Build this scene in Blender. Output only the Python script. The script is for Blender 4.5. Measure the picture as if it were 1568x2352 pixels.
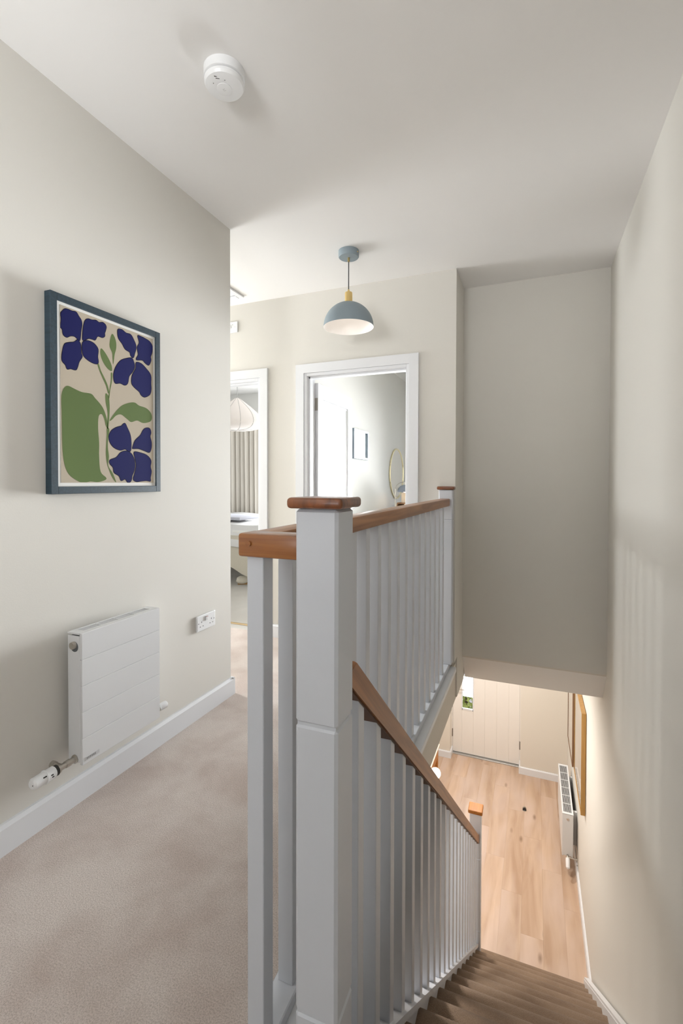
import bpy, bmesh, math, random
from mathutils import Vector, Matrix
random.seed(7)
for o in list(bpy.data.objects): bpy.data.objects.remove(o)
scene = bpy.context.scene
COL = scene.collection
# ------------------------------------------------------------------ camera
F, YAW, PIT, ROL, CY, H = 1084.7, .38843, -.01555, .00204, 1123.46, 1.2347
fw = Vector((-math.sin(YAW)*math.cos(PIT), math.cos(YAW)*math.cos(PIT), math.sin(PIT)))
r0 = Vector((math.cos(YAW), math.sin(YAW), 0)); u0 = r0.cross(fw)
rr = r0*math.cos(ROL)+u0*math.sin(ROL); uu = u0*math.cos(ROL)-r0*math.sin(ROL)
cam = bpy.data.cameras.new('camera'); camo = bpy.data.objects.new('camera', cam); COL.objects.link(camo)
m = Matrix((rr, uu, -fw)).transposed().to_4x4(); m.translation = (0, 0, H); camo.matrix_world = m
cam.sensor_fit = 'HORIZONTAL'; cam.sensor_width = 36; cam.lens = F/1568*36
cam.shift_y = (CY-1176)/1568; cam.clip_start = .02; scene.camera = camo
def ray(x, y): return fw+rr*((x-784)/F)-uu*((y-CY)/F)
def at(x, y, X=None, Y=None, Z=None):      # photo pixel -> point on the wall / floor plane it lies on
    d = ray(x, y); t = X/d.x if X is not None else (Y/d.y if Y is not None else (Z-H)/d.z)
    return Vector((0, 0, H))+d*t
# ------------------------------------------------------------------ world, exposure, daylight at the windows, added fill lights
w = bpy.data.worlds.new('sky'); scene.world = w; w.use_nodes = True
w.node_tree.nodes['Background'].inputs[0].default_value = (.80, .90, 1, 1)
w.node_tree.nodes['Background'].inputs[1].default_value = 1.6
vs = scene.view_settings
vs.view_transform = 'Standard'; vs.look = 'None'; vs.exposure = 0.16; vs.gamma = 1; vs.use_curve_mapping = False
def area(name, loc, aim, sx, sy, power, col):
    l = bpy.data.lights.new(name, 'AREA'); l.shape = 'RECTANGLE'; l.size = sx; l.size_y = sy; l.energy = power; l.color = col
    o = bpy.data.objects.new(name, l); COL.objects.link(o); o.location = loc
    o.rotation_euler = Vector(aim).to_track_quat('-Z', 'Z').to_euler(); return o
DAY = (.93, .97, 1.0)
LB = area('daylight_bedroom_window', (-.72, 6.74, 1.05), (-.06, -1, .07), 1.15, 1.9, 68, DAY); LB.data.spread = .85
SD = area('daylight_side_window', (.44, -.95, 1.5), (-1, .45, .12), .95, 1.15, 6, (.97, .985, 1)); SD.data.spread = 1.45  # unseen fill added behind the camera to brighten the left wall
area('daylight_left_bedroom_window', (-2.9, 6.58, 1.35), (-.1, -1, -.1), 1.5, 1.7, 72, DAY)
LW = area('daylight_landing_window', (-.85, -3.02, 1.55), (-.10, 1, .60), 1.0, 1.15, 30, (.97, .985, 1)); LW.data.spread = 1.35  # unseen fill aimed up at the ceiling, like a bounced flash
area('daylight_corridor_window', (-4.55, 2.78, 1.6), (1, 0, .1), .8, 1.2, 92, DAY)  # fill added at the unseen corridor end to light the door wall
area('daylight_front_door', (-.92, 7.26, -1.5), (0, -1, -.3), .16, 1.2, 5, DAY)
# ------------------------------------------------------------------ materials
MATS = {}
def nodes(name):
    m_ = bpy.data.materials.new(name); m_.use_nodes = True; nt = m_.node_tree
    return m_, nt, nt.nodes['Principled BSDF']
def N(nt, t, **k):
    n = nt.nodes.new(t)
    for a, b in k.items(): setattr(n, a, b)
    return n
def coords(nt, scale=(1, 1, 1), rot=(0, 0, 0), rnd=False):
    tc = N(nt, 'ShaderNodeTexCoord'); mp = N(nt, 'ShaderNodeMapping')
    mp.inputs['Scale'].default_value = scale; mp.inputs['Rotation'].default_value = rot
    nt.links.new(tc.outputs['Object'], mp.inputs['Vector'])
    if rnd:
        oi = N(nt, 'ShaderNodeObjectInfo'); mu = N(nt, 'ShaderNodeMath', operation='MULTIPLY'); mu.inputs[1].default_value = 37
        nt.links.new(oi.outputs['Random'], mu.inputs[0]); nt.links.new(mu.outputs[0], mp.inputs['Location'])
    return mp.outputs[0]
def mat(name, col, rough=.5, metal=0, bump=0, bscale=200, emit=None, estr=0, spec=.5, vary=0, coat=0):
    if name in MATS: return MATS[name]
    m_, nt, b = nodes(name)
    b.inputs['Base Color'].default_value = (*col, 1); b.inputs['Roughness'].default_value = rough
    b.inputs['Metallic'].default_value = metal; b.inputs['Specular IOR Level'].default_value = spec
    if coat: b.inputs['Coat Weight'].default_value = coat
    if emit: b.inputs['Emission Color'].default_value = (*emit, 1); b.inputs['Emission Strength'].default_value = estr
    if bump or vary:
        v = coords(nt)
        if bump:
            n = N(nt, 'ShaderNodeTexNoise'); n.inputs['Scale'].default_value = bscale; n.inputs['Detail'].default_value = 3
            bp = N(nt, 'ShaderNodeBump'); bp.inputs['Strength'].default_value = bump; bp.inputs['Distance'].default_value = .002
            nt.links.new(v, n.inputs['Vector']); nt.links.new(n.outputs[0], bp.inputs['Height']); nt.links.new(bp.outputs[0], b.inputs['Normal'])
        if vary:
            n = N(nt, 'ShaderNodeTexNoise'); n.inputs['Scale'].default_value = 1.7
            mx = N(nt, 'ShaderNodeMix', data_type='RGBA'); mx.inputs[6].default_value = (*[c*(1-vary) for c in col], 1); mx.inputs[7].default_value = (*[min(1, c*(1+vary)) for c in col], 1)
            nt.links.new(v, n.inputs['Vector']); nt.links.new(n.outputs[0], mx.inputs[0]); nt.links.new(mx.outputs[2], b.inputs['Base Color'])
    MATS[name] = m_; return m_
def wood(name, c1, c2, scale=(3, 60, 60), rough=.4, bump=.15, rnd=False, stave=0, coat=0, rot=(0, 0, 0), mid=.5):
    if name in MATS: return MATS[name]
    m_, nt, b = nodes(name)
    v = coords(nt, scale, rot, rnd)
    n = N(nt, 'ShaderNodeTexNoise'); n.inputs['Scale'].default_value = 1; n.inputs['Detail'].default_value = 6; n.inputs['Distortion'].default_value = .6
    nt.links.new(v, n.inputs['Vector'])
    ramp = N(nt, 'ShaderNodeValToRGB'); ramp.color_ramp.elements[0].position = mid-.18; ramp.color_ramp.elements[1].position = mid+.18
    ramp.color_ramp.elements[0].color = (*c1, 1); ramp.color_ramp.elements[1].color = (*c2, 1)
    nt.links.new(n.outputs[0], ramp.inputs[0]); out = ramp.outputs[0]
    if rnd or stave:
        hs = N(nt, 'ShaderNodeHueSaturation'); nt.links.new(out, hs.inputs['Color']); out = hs.outputs[0]
        mr = N(nt, 'ShaderNodeMapRange'); mr.inputs[3].default_value = .93; mr.inputs[4].default_value = 1.06
        if stave:
            v2 = coords(nt, (scale[0]*.9, scale[1]*.55, scale[2]*.55), rot)
            sn = N(nt, 'ShaderNodeVectorMath', operation='FLOOR'); nt.links.new(v2, sn.inputs[0])
            wn = N(nt, 'ShaderNodeTexWhiteNoise'); nt.links.new(sn.outputs[0], wn.inputs['Vector']); nt.links.new(wn.outputs['Value'], mr.inputs[0])
        else:
            oi = N(nt, 'ShaderNodeObjectInfo'); nt.links.new(oi.outputs['Random'], mr.inputs[0])
        nt.links.new(mr.outputs[0], hs.inputs['Value'])
    nt.links.new(out, b.inputs['Base Color'])
    b.inputs['Roughness'].default_value = rough
    if coat: b.inputs['Coat Weight'].default_value = coat; b.inputs['Coat Roughness'].default_value = .25
    bp = N(nt, 'ShaderNodeBump'); bp.inputs['Strength'].default_value = bump; bp.inputs['Distance'].default_value = .001
    nt.links.new(n.outputs[0], bp.inputs['Height']); nt.links.new(bp.outputs[0], b.inputs['Normal'])
    MATS[name] = m_; return m_
def carpet(name, c1, c2, c3):
    m_, nt, b = nodes(name); v = coords(nt)
    f = N(nt, 'ShaderNodeTexNoise'); f.inputs['Scale'].default_value = 270; f.inputs['Detail'].default_value = 4; f.inputs['Roughness'].default_value = .75
    p = N(nt, 'ShaderNodeTexNoise'); p.inputs['Scale'].default_value = 3.4; p.inputs['Detail'].default_value = 4; p.inputs['Roughness'].default_value = .55; p.inputs['Distortion'].default_value = .25
    for n in (f, p): nt.links.new(v, n.inputs['Vector'])
    rp = N(nt, 'ShaderNodeValToRGB'); rp.color_ramp.elements[0].position = .36; rp.color_ramp.elements[1].position = .60
    rp.color_ramp.elements[0].color = (*c1, 1); rp.color_ramp.elements[1].color = (*c2, 1); nt.links.new(p.outputs[0], rp.inputs[0])
    rf = N(nt, 'ShaderNodeValToRGB'); rf.color_ramp.elements[0].position = .40; rf.color_ramp.elements[1].position = .58
    rf.color_ramp.elements[0].color = (*c3, 1); rf.color_ramp.elements[1].color = (1, 1, 1, 1); nt.links.new(f.outputs[0], rf.inputs[0])
    mx = N(nt, 'ShaderNodeMix', data_type='RGBA', blend_type='MULTIPLY'); mx.inputs[0].default_value = .75
    nt.links.new(rp.outputs[0], mx.inputs[6]); nt.links.new(rf.outputs[0], mx.inputs[7]); nt.links.new(mx.outputs[2], b.inputs['Base Color'])
    b.inputs['Roughness'].default_value = .95; b.inputs['Specular IOR Level'].default_value = .1
    b.inputs['Sheen Weight'].default_value = .25; b.inputs['Sheen Roughness'].default_value = .5
    bp = N(nt, 'ShaderNodeBump'); bp.inputs['Strength'].default_value = .9; bp.inputs['Distance'].default_value = .006
    nt.links.new(f.outputs[0], bp.inputs['Height']); nt.links.new(bp.outputs[0], b.inputs['Normal']); return m_
M_WALL = mat('wall_paint', (.695, .668, .614), .85, bump=.08, bscale=260)
M_CEIL = mat('ceiling_paint', (.87, .855, .835), .9, bump=.05, bscale=240)
M_ROOM = mat('bedroom_paint', (.80, .79, .76), .85, bump=.05, bscale=240)
M_HALL = mat('hall_paint', (.73, .68, .60), .8, bump=.05, bscale=240)
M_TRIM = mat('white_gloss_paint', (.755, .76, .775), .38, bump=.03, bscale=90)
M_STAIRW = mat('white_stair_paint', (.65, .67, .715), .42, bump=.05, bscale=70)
M_DOORW = mat('white_door_paint', (.68, .68, .69), .4)
M_FDOOR = mat('cream_front_door_paint', (.84, .80, .75), .45)
M_RAD = mat('radiator_enamel', (.71, .71, .71), .35)
M_PLAST = mat('white_plastic', (.82, .82, .82), .35)
M_DARK = mat('dark_gap', (.03, .028, .026), .6)
M_CHROME = mat('chrome', (.72, .70, .67), .18, 1)
M_NICKEL = mat('satin_nickel', (.56, .53, .48), .35, 1)
M_BRASS = mat('brass', (.80, .60, .26), .3, 1)
M_BLUEG = mat('blue_grey_enamel', (.25, .305, .335), .5)
M_CORD = mat('black_flex', (.02, .02, .02), .6)
M_FRAMEB = wood('blue_stained_frame', (.012, .028, .042), (.022, .048, .068), (6, 120, 120), .45, .1)
M_PAPERW = mat('white_mount', (.80, .79, .76), .8)
M_PAPER = mat('beige_print_paper', (.48, .415, .325), .85, spec=.2, bump=.05, bscale=300)
M_BLUE = mat('blue_print_ink', (.0045, .0055, .085), .85, spec=.2, vary=.3)
M_NAVY = mat('navy_print_ink', (.005, .004, .014), .85, spec=.2)
M_GREEN = mat('green_print_ink', (.115, .165, .055), .85, spec=.2, vary=.25)
M_OAKY = wood('oak_grain_along', (.24, .085, .02), (.42, .18, .055), (45, 2.2, 45), .35, .12, stave=1, coat=.3)
M_OAKX = wood('oak_grain_across', (.20, .06, .012), (.37, .14, .036), (2.6, 60, 75), .33, .12, coat=.35)
M_CAP = wood('oak_cap', (.12, .033, .008), (.26, .08, .021), (60, 60, 26), .33, .12, coat=.35, rot=(0, .7, 0))
M_CAP2 = wood('light_oak_cap', (.34, .12, .018), (.46, .18, .035), (50, 5, 50), .55, .1)
M_OAKR = wood('oak_grain_rail', (.22, .075, .016), (.41, .165, .046), (50, 2.4, 50), .45, .15, coat=.1)
M_LAM = wood('oak_laminate', (.42, .27, .175), (.60, .43, .31), (9, 1.1, 9), .34, .03, rnd=True, mid=.46)
def knots(m_):      # pinkish-grey figure and scattered knots over the plank grain
    nt = m_.node_tree; b = nt.nodes['Principled BSDF']; src = b.inputs['Base Color'].links[0].from_socket
    v = coords(nt, (5.5, 1.5, 1), rnd=True); n = N(nt, 'ShaderNodeTexNoise'); n.inputs['Scale'].default_value = 1; n.inputs['Detail'].default_value = 2; nt.links.new(v, n.inputs['Vector'])
    r = N(nt, 'ShaderNodeValToRGB'); r.color_ramp.elements[0].position = .42; r.color_ramp.elements[1].position = .66; nt.links.new(n.outputs[0], r.inputs[0])
    mx = N(nt, 'ShaderNodeMix', data_type='RGBA'); mx.inputs[7].default_value = (.58, .44, .365, 1); nt.links.new(src, mx.inputs[6])
    mm = N(nt, 'ShaderNodeMath', operation='MULTIPLY'); mm.inputs[1].default_value = .65; nt.links.new(r.outputs[0], mm.inputs[0]); nt.links.new(mm.outputs[0], mx.inputs[0])
    v2 = coords(nt, (5.2, 1.9, 1), rnd=True); vo = N(nt, 'ShaderNodeTexVoronoi'); vo.inputs['Scale'].default_value = 1; nt.links.new(v2, vo.inputs['Vector'])
    r2 = N(nt, 'ShaderNodeValToRGB'); r2.color_ramp.elements[0].position = .02; r2.color_ramp.elements[1].position = .13
    r2.color_ramp.elements[0].color = (.55, .5, .45, 1); r2.color_ramp.elements[1].color = (1, 1, 1, 1); nt.links.new(vo.outputs['Distance'], r2.inputs[0])
    mu = N(nt, 'ShaderNodeMix', data_type='RGBA', blend_type='MULTIPLY'); mu.inputs[0].default_value = 1; nt.links.new(mx.outputs[2], mu.inputs[6]); nt.links.new(r2.outputs[0], mu.inputs[7])
    nt.links.new(mu.outputs[2], b.inputs['Base Color'])
knots(M_LAM)
M_GOLD = wood('gold_oak_frame', (.40, .215, .055), (.50, .285, .085), (40, 40, 4), .4, .06)
M_WALNUT = mat('brown_frame', (.20, .105, .05), .45)
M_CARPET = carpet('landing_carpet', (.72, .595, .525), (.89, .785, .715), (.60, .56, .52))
M_SCARPET = carpet('stair_carpet', (.265, .17, .104), (.365, .247, .16), (.62, .58, .54))  # stairwell shade put into the colour, so darker and browner than the landing
M_BCARPET = carpet('bedroom_carpet', (.70, .66, .60), (.76, .72, .66), (.75, .73, .70))
M_GLASS = bpy.data.materials.new('clear_glass'); M_GLASS.use_nodes = True
_b = M_GLASS.node_tree.nodes['Principled BSDF']; _b.inputs['Transmission Weight'].default_value = 1; _b.inputs['Roughness'].default_value = 0; _b.inputs['IOR'].default_value = 1.02; _b.inputs['Base Color'].default_value = (1, 1, 1, 1)
M_MIRROR = mat('mirror', (.9, .9, .9), .02, 1)
# ------------------------------------------------------------------ mesh helpers
WM = {}
def empty(name, loc, rotz=0):
    o = bpy.data.objects.new(name, None); COL.objects.link(o); o.location = loc; o.rotation_euler = (0, 0, rotz)
    o.empty_display_size = .05
    WM[o] = Matrix.Translation(loc) @ Matrix.Rotation(rotz, 4, 'Z'); return o
def tag(o, label=None, cat=None, group=None, kind=None):
    if label: o['label'] = label
    if cat: o['category'] = cat
    if group: o['group'] = group
    if kind: o['kind'] = kind
    return o
def thing(name, label, cat, loc, rotz=0, group=None): return tag(empty(name, loc, rotz), label, cat, group)
def mk(name, bm, mt, parent=None, smooth=False, local=False, label=None, kind=None):
    me = bpy.data.meshes.new(name)
    bmesh.ops.recalc_face_normals(bm, faces=bm.faces[:]); bm.to_mesh(me); bm.free()
    if parent is not None and not local: me.transform(WM[parent].inverted())
    for a in (mt if isinstance(mt, (list, tuple)) else [mt]): me.materials.append(a)
    if smooth:
        for p in me.polygons: p.use_smooth = True
        me.set_sharp_from_angle(angle=math.radians(smooth if smooth > 1 else 40))
    o = bpy.data.objects.new(name, me); COL.objects.link(o)
    if parent is not None: o.parent = parent; WM[o] = WM[parent]
    else: WM[o] = Matrix.Identity(4)
    return tag(o, label, kind=kind)
def struct(name, bm, mt, parent=None, smooth=False):
    o = mk(name, bm, mt, parent, smooth)
    o['kind'] = 'structure'; return o
def B(x0, x1, y0, y1, z0, z1, bev=0, bm=None, seg=1):
    n = bmesh.new(); bmesh.ops.create_cube(n, size=1)
    for v in n.verts: v.co = Vector(((x0+x1)/2+v.co.x*(x1-x0), (y0+y1)/2+v.co.y*(y1-y0), (z0+z1)/2+v.co.z*(z1-z0)))
    if bev: bmesh.ops.bevel(n, geom=n.edges[:], offset=bev, segments=seg, affect='EDGES', profile=.5)
    if bm is None: return n
    return merge(bm, n)
def merge(bm, n):
    me = bpy.data.meshes.new('tmp'); n.to_mesh(me); n.free(); bm.from_mesh(me); bpy.data.meshes.remove(me); return bm
def boxes(lst, bev=0):
    bm = bmesh.new()
    for b in lst: B(*b, bev=bev, bm=bm)
    return bm
def lathe(prof, c, n=32, axis='Z', bm=None, cap=True):
    bm = bm or bmesh.new(); rings = []
    for r, h in prof:
        ring = []
        for i in range(n):
            a = 2*math.pi*i/n; p = (r*math.cos(a), r*math.sin(a), h)
            if axis == 'X': p = (h, p[0], p[1])
            if axis == 'Y': p = (p[0], h, p[1])
            ring.append(bm.verts.new(Vector(c)+Vector(p)))
        rings.append(ring)
    for a, b in zip(rings, rings[1:]):
        for i in range(n): bm.faces.new((a[i], a[(i+1) % n], b[(i+1) % n], b[i]))
    if cap:
        for rg in (rings[0], rings[-1]):
            try: bm.faces.new(rg)
            except Exception: pass
    return bm
def tube(pts, r, n=10, bm=None):
    bm = bm or bmesh.new(); pts = [Vector(p) for p in pts]; rings = []; up = Vector((0, 0, 1))
    for i, p in enumerate(pts):
        d = (pts[min(i+1, len(pts)-1)]-pts[max(i-1, 0)]).normalized()
        a = d.cross(up if abs(d.dot(up)) < .95 else Vector((1, 0, 0))).normalized(); b = d.cross(a)
        ri = r[i] if isinstance(r, (list, tuple)) else r
        rings.append([bm.verts.new(p+a*ri*math.cos(2*math.pi*k/n)+b*ri*math.sin(2*math.pi*k/n)) for k in range(n)])
    for a, b in zip(rings, rings[1:]):
        for i in range(n): bm.faces.new((a[i], a[(i+1) % n], b[(i+1) % n], b[i]))
    bm.faces.new(rings[0]); bm.faces.new(rings[-1]); return bm
def prism(poly, lo, hi, axis='X', bm=None):
    # poly of (a,b): axis X -> (y,z) ; Y -> (x,z) ; Z -> (x,y)
    bm = bm or bmesh.new(); f = {'X': lambda a, b, c: (c, a, b), 'Y': lambda a, b, c: (a, c, b), 'Z': lambda a, b, c: (a, b, c)}[axis]
    v0 = [bm.verts.new(f(a, b, lo)) for a, b in poly]; v1 = [bm.verts.new(f(a, b, hi)) for a, b in poly]; n = len(poly)
    for i in range(n): bm.faces.new((v0[i], v0[(i+1) % n], v1[(i+1) % n], v1[i]))
    bm.faces.new(v0); bm.faces.new(v1); return bm
def smoothpoly(P, k=4, closed=True):
    out = []; n = len(P)
    for i in range(n if closed else n-1):
        g = lambda j: P[j % n] if closed else P[max(0, min(n-1, j))]
        p0, p1, p2, p3 = g(i-1), g(i), g(i+1), g(i+2)
        for s in range(k):
            t = s/k
            out.append(tuple(.5*((2*p1[a])+(-p0[a]+p2[a])*t+(2*p0[a]-5*p1[a]+4*p2[a]-p3[a])*t*t+(-p0[a]+3*p1[a]-3*p2[a]+p3[a])*t**3) for a in (0, 1)))
    if not closed: out.append(P[-1])
    return out
def dup(o, parent=None, loc=None):
    c = o.copy(); COL.objects.link(c); c.parent = parent
    WM[c] = WM.get(parent, Matrix.Identity(4))
    if loc is not None: c.location = loc
    return c
# ------------------------------------------------------------------ sizes shared by everything
XL, XE, YD, YL = -1.625, -.50, 3.265, 2.28      # left wall, landing edge, door wall, end of left wall
ZC, ZF, ZH = 2.677, -2.909, -.31                # ceiling, hall floor, hall ceiling
YS = 3.63                                       # wall at the end of the stairwell
def XR(y): return .461-.006*(y-YS)              # right-hand wall runs a touch off square
TH = .013
# ------------------------------------------------------------------ shell, upper floor
struct('wall_left', boxes([(XL-.12, XL, -3.1, YL, 0, ZC)]), M_WALL)
bm = bmesh.new()
for y0, y1, z0, z1 in ((-3.1, -1.45, 0, ZC), (-1.45, -.45, 0, .9), (-1.45, -.45, 2.1, ZC), (-.45, 7.4, 0, ZC), (-3.1, 7.4, ZF, 0)):
    vs_ = [(XR(y0), y0), (XR(y1), y1), (XR(y1)+.12, y1), (XR(y0)+.12, y0)]; prism(vs_, z0, z1, 'Z', bm)
struct('wall_right', bm, M_WALL)
# wall with the two bedroom doors (openings -2.80..-2.05 and -1.60..-.82)
OL0, OL1, OM0, OM1, ZD = -2.83, -2.035, -1.645, -.822, 2.05
struct('wall_door', boxes([(-4.7, OL0, YD, YD+.125, 0, ZC), (OL1, OM0, YD, YD+.125, 0, ZC), (OM1, XE, YD, YD+.125, 0, ZC),
       (OL0, OL1, YD, YD+.125, ZD, ZC), (OM0, OM1, YD, YD+.125, ZD, ZC)]), M_WALL)
struct('wall_stair_side', boxes([(XE-.1, XE, YD+.125, YS+.1, ZH+.02, ZC)]), M_WALL)
bm = prism([(YS, ZC), (YS, -.075), (YS+.012, -.0898), (YS+.29, -.0898), (YS+.29, ZC)], XE, .47, 'X')
struct('wall_stair_end', bm, M_WALL)
struct('ceiling_soffit', prism([(YS+.012, -.0898), (YS+.19, ZH), (YS+.29, ZH), (YS+.29, -.0898)], XE, .47, 'X'), M_CEIL)
struct('wall_corridor', boxes([(-4.7, XL-.12, YL-.12, YL, 0, ZC)]), M_WALL)
struct('wall_corridor_end', boxes([(-4.8, -4.7, YL-.12, 2.35, 0, ZC), (-4.8, -4.7, 3.2, YD+.125, 0, ZC), (-4.8, -4.7, 2.35, 3.2, 0, .95), (-4.8, -4.7, 2.35, 3.2, 2.25, ZC)]), M_WALL)
struct('wall_back', boxes([(XL-.12, -1.4, -3.2, -3.1, 0, ZC), (-.3, .6, -3.2, -3.1, 0, ZC), (-1.4, -.3, -3.2, -3.1, 0, 1.0), (-1.4, -.3, -3.2, -3.1, 2.25, ZC)]), M_WALL)
struct('ceiling', boxes([(-4.8, .6, -3.2, YD+.06, ZC, ZC+.1), (XE-.05, .6, YD+.06, YS+.15, ZC, ZC+.1)]), M_CEIL)
struct('floor', boxes([(XL-.1, XE-.09, -3.1, YD+.06, -.05, 0), (-4.7, XL-.1, YL-.1, YD+.06, -.05, 0), (XE-.09, .50, -3.1, .845, -.05, 0)]), M_CARPET)
struct('floor_slab', boxes([(-4.7, XE-.012, -3.1, YD+.2, ZH, -.05), (XE-.012, .46, -3.1, .80, ZH, -.05)]), M_HALL)
# unseen windows added around the fill lights, behind the camera and in the corridor
def window(name, x0, x1, z0, z1, y, axis='X'):
    bm = bmesh.new(); t = .05
    mid = (x0+x1)/2
    for a, b, c, d in ((x0, x0+t, z0, z1), (x1-t, x1, z0, z1), (x0+t, x1-t, z0, z0+t), (x0+t, x1-t, z1-t, z1), (mid-.025, mid+.025, z0+t, z1-t)):
        if axis == 'X': B(a, b, y, y+.05, c, d, .004, bm)
        else: B(y, y+.05, a, b, c, d, .004, bm)
    o = struct(name, bm, M_TRIM)
    g = B(x0+t, x1-t, y+.02, y+.026, z0+t, z1-t) if axis == 'X' else B(y+.02, y+.026, x0+t, x1-t, z0+t, z1-t)
    mk('pane', g, M_GLASS, o); return o
window('window_1', -1.4, -.3, 1.0, 2.25, -3.18)
window('window_5', -1.45, -.45, .9, 2.1, .52, 'Y')
window('window_2', 2.35, 3.2, .95, 2.25, -4.78, 'Y')
# ------------------------------------------------------------------ skirting, architraves, linings
def skirt(name, pts, h=.1, t=.018, z=0, mt=None):
    # pts: plan polyline of the front face, thickness to the left of travel
    bm = bmesh.new()
    for (x0, y0, x1, y1, nx, ny) in pts:
        a, b = (x0, y0), (x1, y1)
        prof = [(0, 0), (t, 0), (t, h-.012), (t-.007, h-.002), (t-.009, h), (0, h)]
        v0 = [bm.verts.new((a[0]-nx*(t-p), a[1]-ny*(t-p), z+q)) for p, q in prof]; v1 = [bm.verts.new((b[0]-nx*(t-p), b[1]-ny*(t-p), z+q)) for p, q in prof]
        n = len(prof)
        for i in range(n): bm.faces.new((v0[i], v0[(i+1) % n], v1[(i+1) % n], v1[i]))
        bm.faces.new(v0); bm.faces.new(v1)
    return struct(name, bm, mt or M_TRIM)
s = .018
skirt('baseboard_left', [(XL+s, -3.1, XL+s, YL-.0005, 1, 0), (XL+s, YL+s, -4.7, YL+s, 0, 1)])
skirt('baseboard_door_wall', [(-4.7, YD-s, OL0-.065, YD-s, 0, -1), (OL1+.065, YD-s, OM0-.065, YD-s, 0, -1), (OM1+.07, YD-s, XE-.12, YD-s, 0, -1)])
skirt('baseboard_right', [(XR(-3)-s, -3.1, XR(.8)-s, .80, -1, 0)])
def architrave(name, x0, x1, zt, y):       # flat white casing with stepped inner edge, plus lining
    wdt = .068
    bm = prism([(x0-wdt, 0), (x0, 0), (x0, zt), (x1, zt), (x1, 0), (x1+wdt, 0), (x1+wdt, zt+wdt), (x0-wdt, zt+wdt)], y-.018, y, 'Y')
    o = struct(name, bm, M_TRIM)
    ln = bmesh.new(); t = .022
    B(x0-.001, x0+t, y-.006, y+.14, 0, zt, .002, ln); B(x1-t, x1+.001, y-.006, y+.14, 0, zt, .002, ln); B(x0+t, x1-t, y-.006, y+.14, zt-t, zt, .002, ln)
    B(x0+t, x0+t+.012, y+.03, y+.085, 0, zt-t, .001, ln); B(x1-t-.012, x1-t, y+.03, y+.085, 0, zt-t, .001, ln); B(x0+t, x1-t, y+.03, y+.085, zt-t-.012, zt-t, .001, ln)
    mk('door_lining', ln, M_TRIM, o); return o
architrave('trim_1', OL0, OL1, ZD+.015, YD); architrave('trim_2', OM0, OM1, ZD+.015, YD)
mk('threshold_bar', B(OL0+.03, OL1-.03, 3.42, 3.45, -.002, .008, .003), mat('gold_threshold', (.55, .40, .22), .35, .6))
tag(bpy.data.objects['threshold_bar'], 'thin bronze carpet bar across the left bedroom doorway', 'threshold')
# ------------------------------------------------------------------ main bedroom beyond the right-hand doorway
BX = -1.74
struct('wall_bedroom_left', boxes([(BX-.1, BX, YD+.125, 6.9, 0, ZC)]), M_ROOM)
struct('wall_bedroom_back', boxes([(BX, -1.36, 6.8, 6.9, 0, ZC), (-.08, 2.6, 6.8, 6.9, 0, ZC), (-1.36, -.08, 6.8, 6.9, 0, .08), (-1.36, -.08, 6.8, 6.9, 2.12, ZC)]), M_ROOM)
struct('wall_bedroom_right', boxes([(2.5, 2.6, YS+.2, 6.8, 0, ZC), (.56, 2.5, YS+.2, YS+.3, 0, ZC)]), M_ROOM)
struct('ceiling_bedroom', boxes([(BX-.05, XE-.05, YD+.06, YS+.15, ZC, ZC+.1), (BX-.05, 2.6, YS+.15, 6.9, ZC, ZC+.1)]), M_ROOM)
struct('floor_bedroom', boxes([(BX, OM1+.3, YD+.06, 6.8, -.05, 0), (OM1+.3, 2.5, YS+.29, 6.8, -.05, 0)]), M_BCARPET)
window('window_3', -1.36, -.08, .08, 2.12, 6.82)
# door leaf, opened flat against the bedroom wall; hinge on the left lining
dl = empty('door_1', (-1.634, YD+.142, 0)); dl['kind'] = 'structure'; dl.rotation_euler = (0, 0, 0)
x0, x1, y0, y1 = -1.634, -1.596, YD+.142, YD+.142+.755
fr = bmesh.new()
ST = .105
B(x0, x1, y0, y0+ST, .008, 2.018, .002, fr); B(x0, x1, y1-ST, y1, .008, 2.018, .002, fr)
for z0_, z1_ in ((.008, .22), (.92, 1.08), (1.90, 2.018)): B(x0, x1, y0+ST, y1-ST, z0_, z1_, .0, fr)
mk('door_frame', fr, M_DOORW, dl)
for z0_, z1_ in ((.22, .92), (1.08, 1.90)):
    p = bmesh.new(); B(x0+.01, x1-.010, y0+ST, y1-ST, z0_, z1_, 0, p)
    pn = mk('door_panel', p, M_DOORW, dl)
    q = bmesh.new()
    for sx in (x0+.006, x1-.012):
        B(sx, sx+.006, y0+ST, y0+ST+.018, z0_, z1_, .002, q); B(sx, sx+.006, y1-ST-.018, y1-ST, z0_, z1_, .002, q)
        B(sx, sx+.006, y0+ST+.018, y1-ST-.018, z0_, z0_+.018, .002, q); B(sx, sx+.006, y0+ST+.018, y1-ST-.018, z1_-.018, z1_, .002, q)
    mk('moulding', q, M_DOORW, pn)
for z in (.25, 1.80):
    h = bmesh.new(); lathe([(.0065, z), (.0065, z+.1)], (x0+.004, y0-.008, 0), 10, bm=h)
    B(x0-.012, x0-.002, y0-.05, y0-.010, z, z+.1, .001, h); B(x0+.006, x0+.036, y0-.003, y0-.001, z, z+.1, .0005, h)
    mk('hinge', h, mat('aged_nickel', (.30, .275, .24), .45, .5), dl, smooth=True)
hd = bmesh.new(); lathe([(.024, 0), (.024, .008)], (x1, y1-.06, 1.0), 20, 'X', hd); tube([(x1+.005, y1-.06, 1.0), (x1+.05, y1-.06, 1.0), (x1+.055, y1-.075, 1.0), (x1+.055, y1-.17, 1.0)], .008, 10, hd)
mk('door_handle', hd, M_CHROME, dl, smooth=True)
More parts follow.
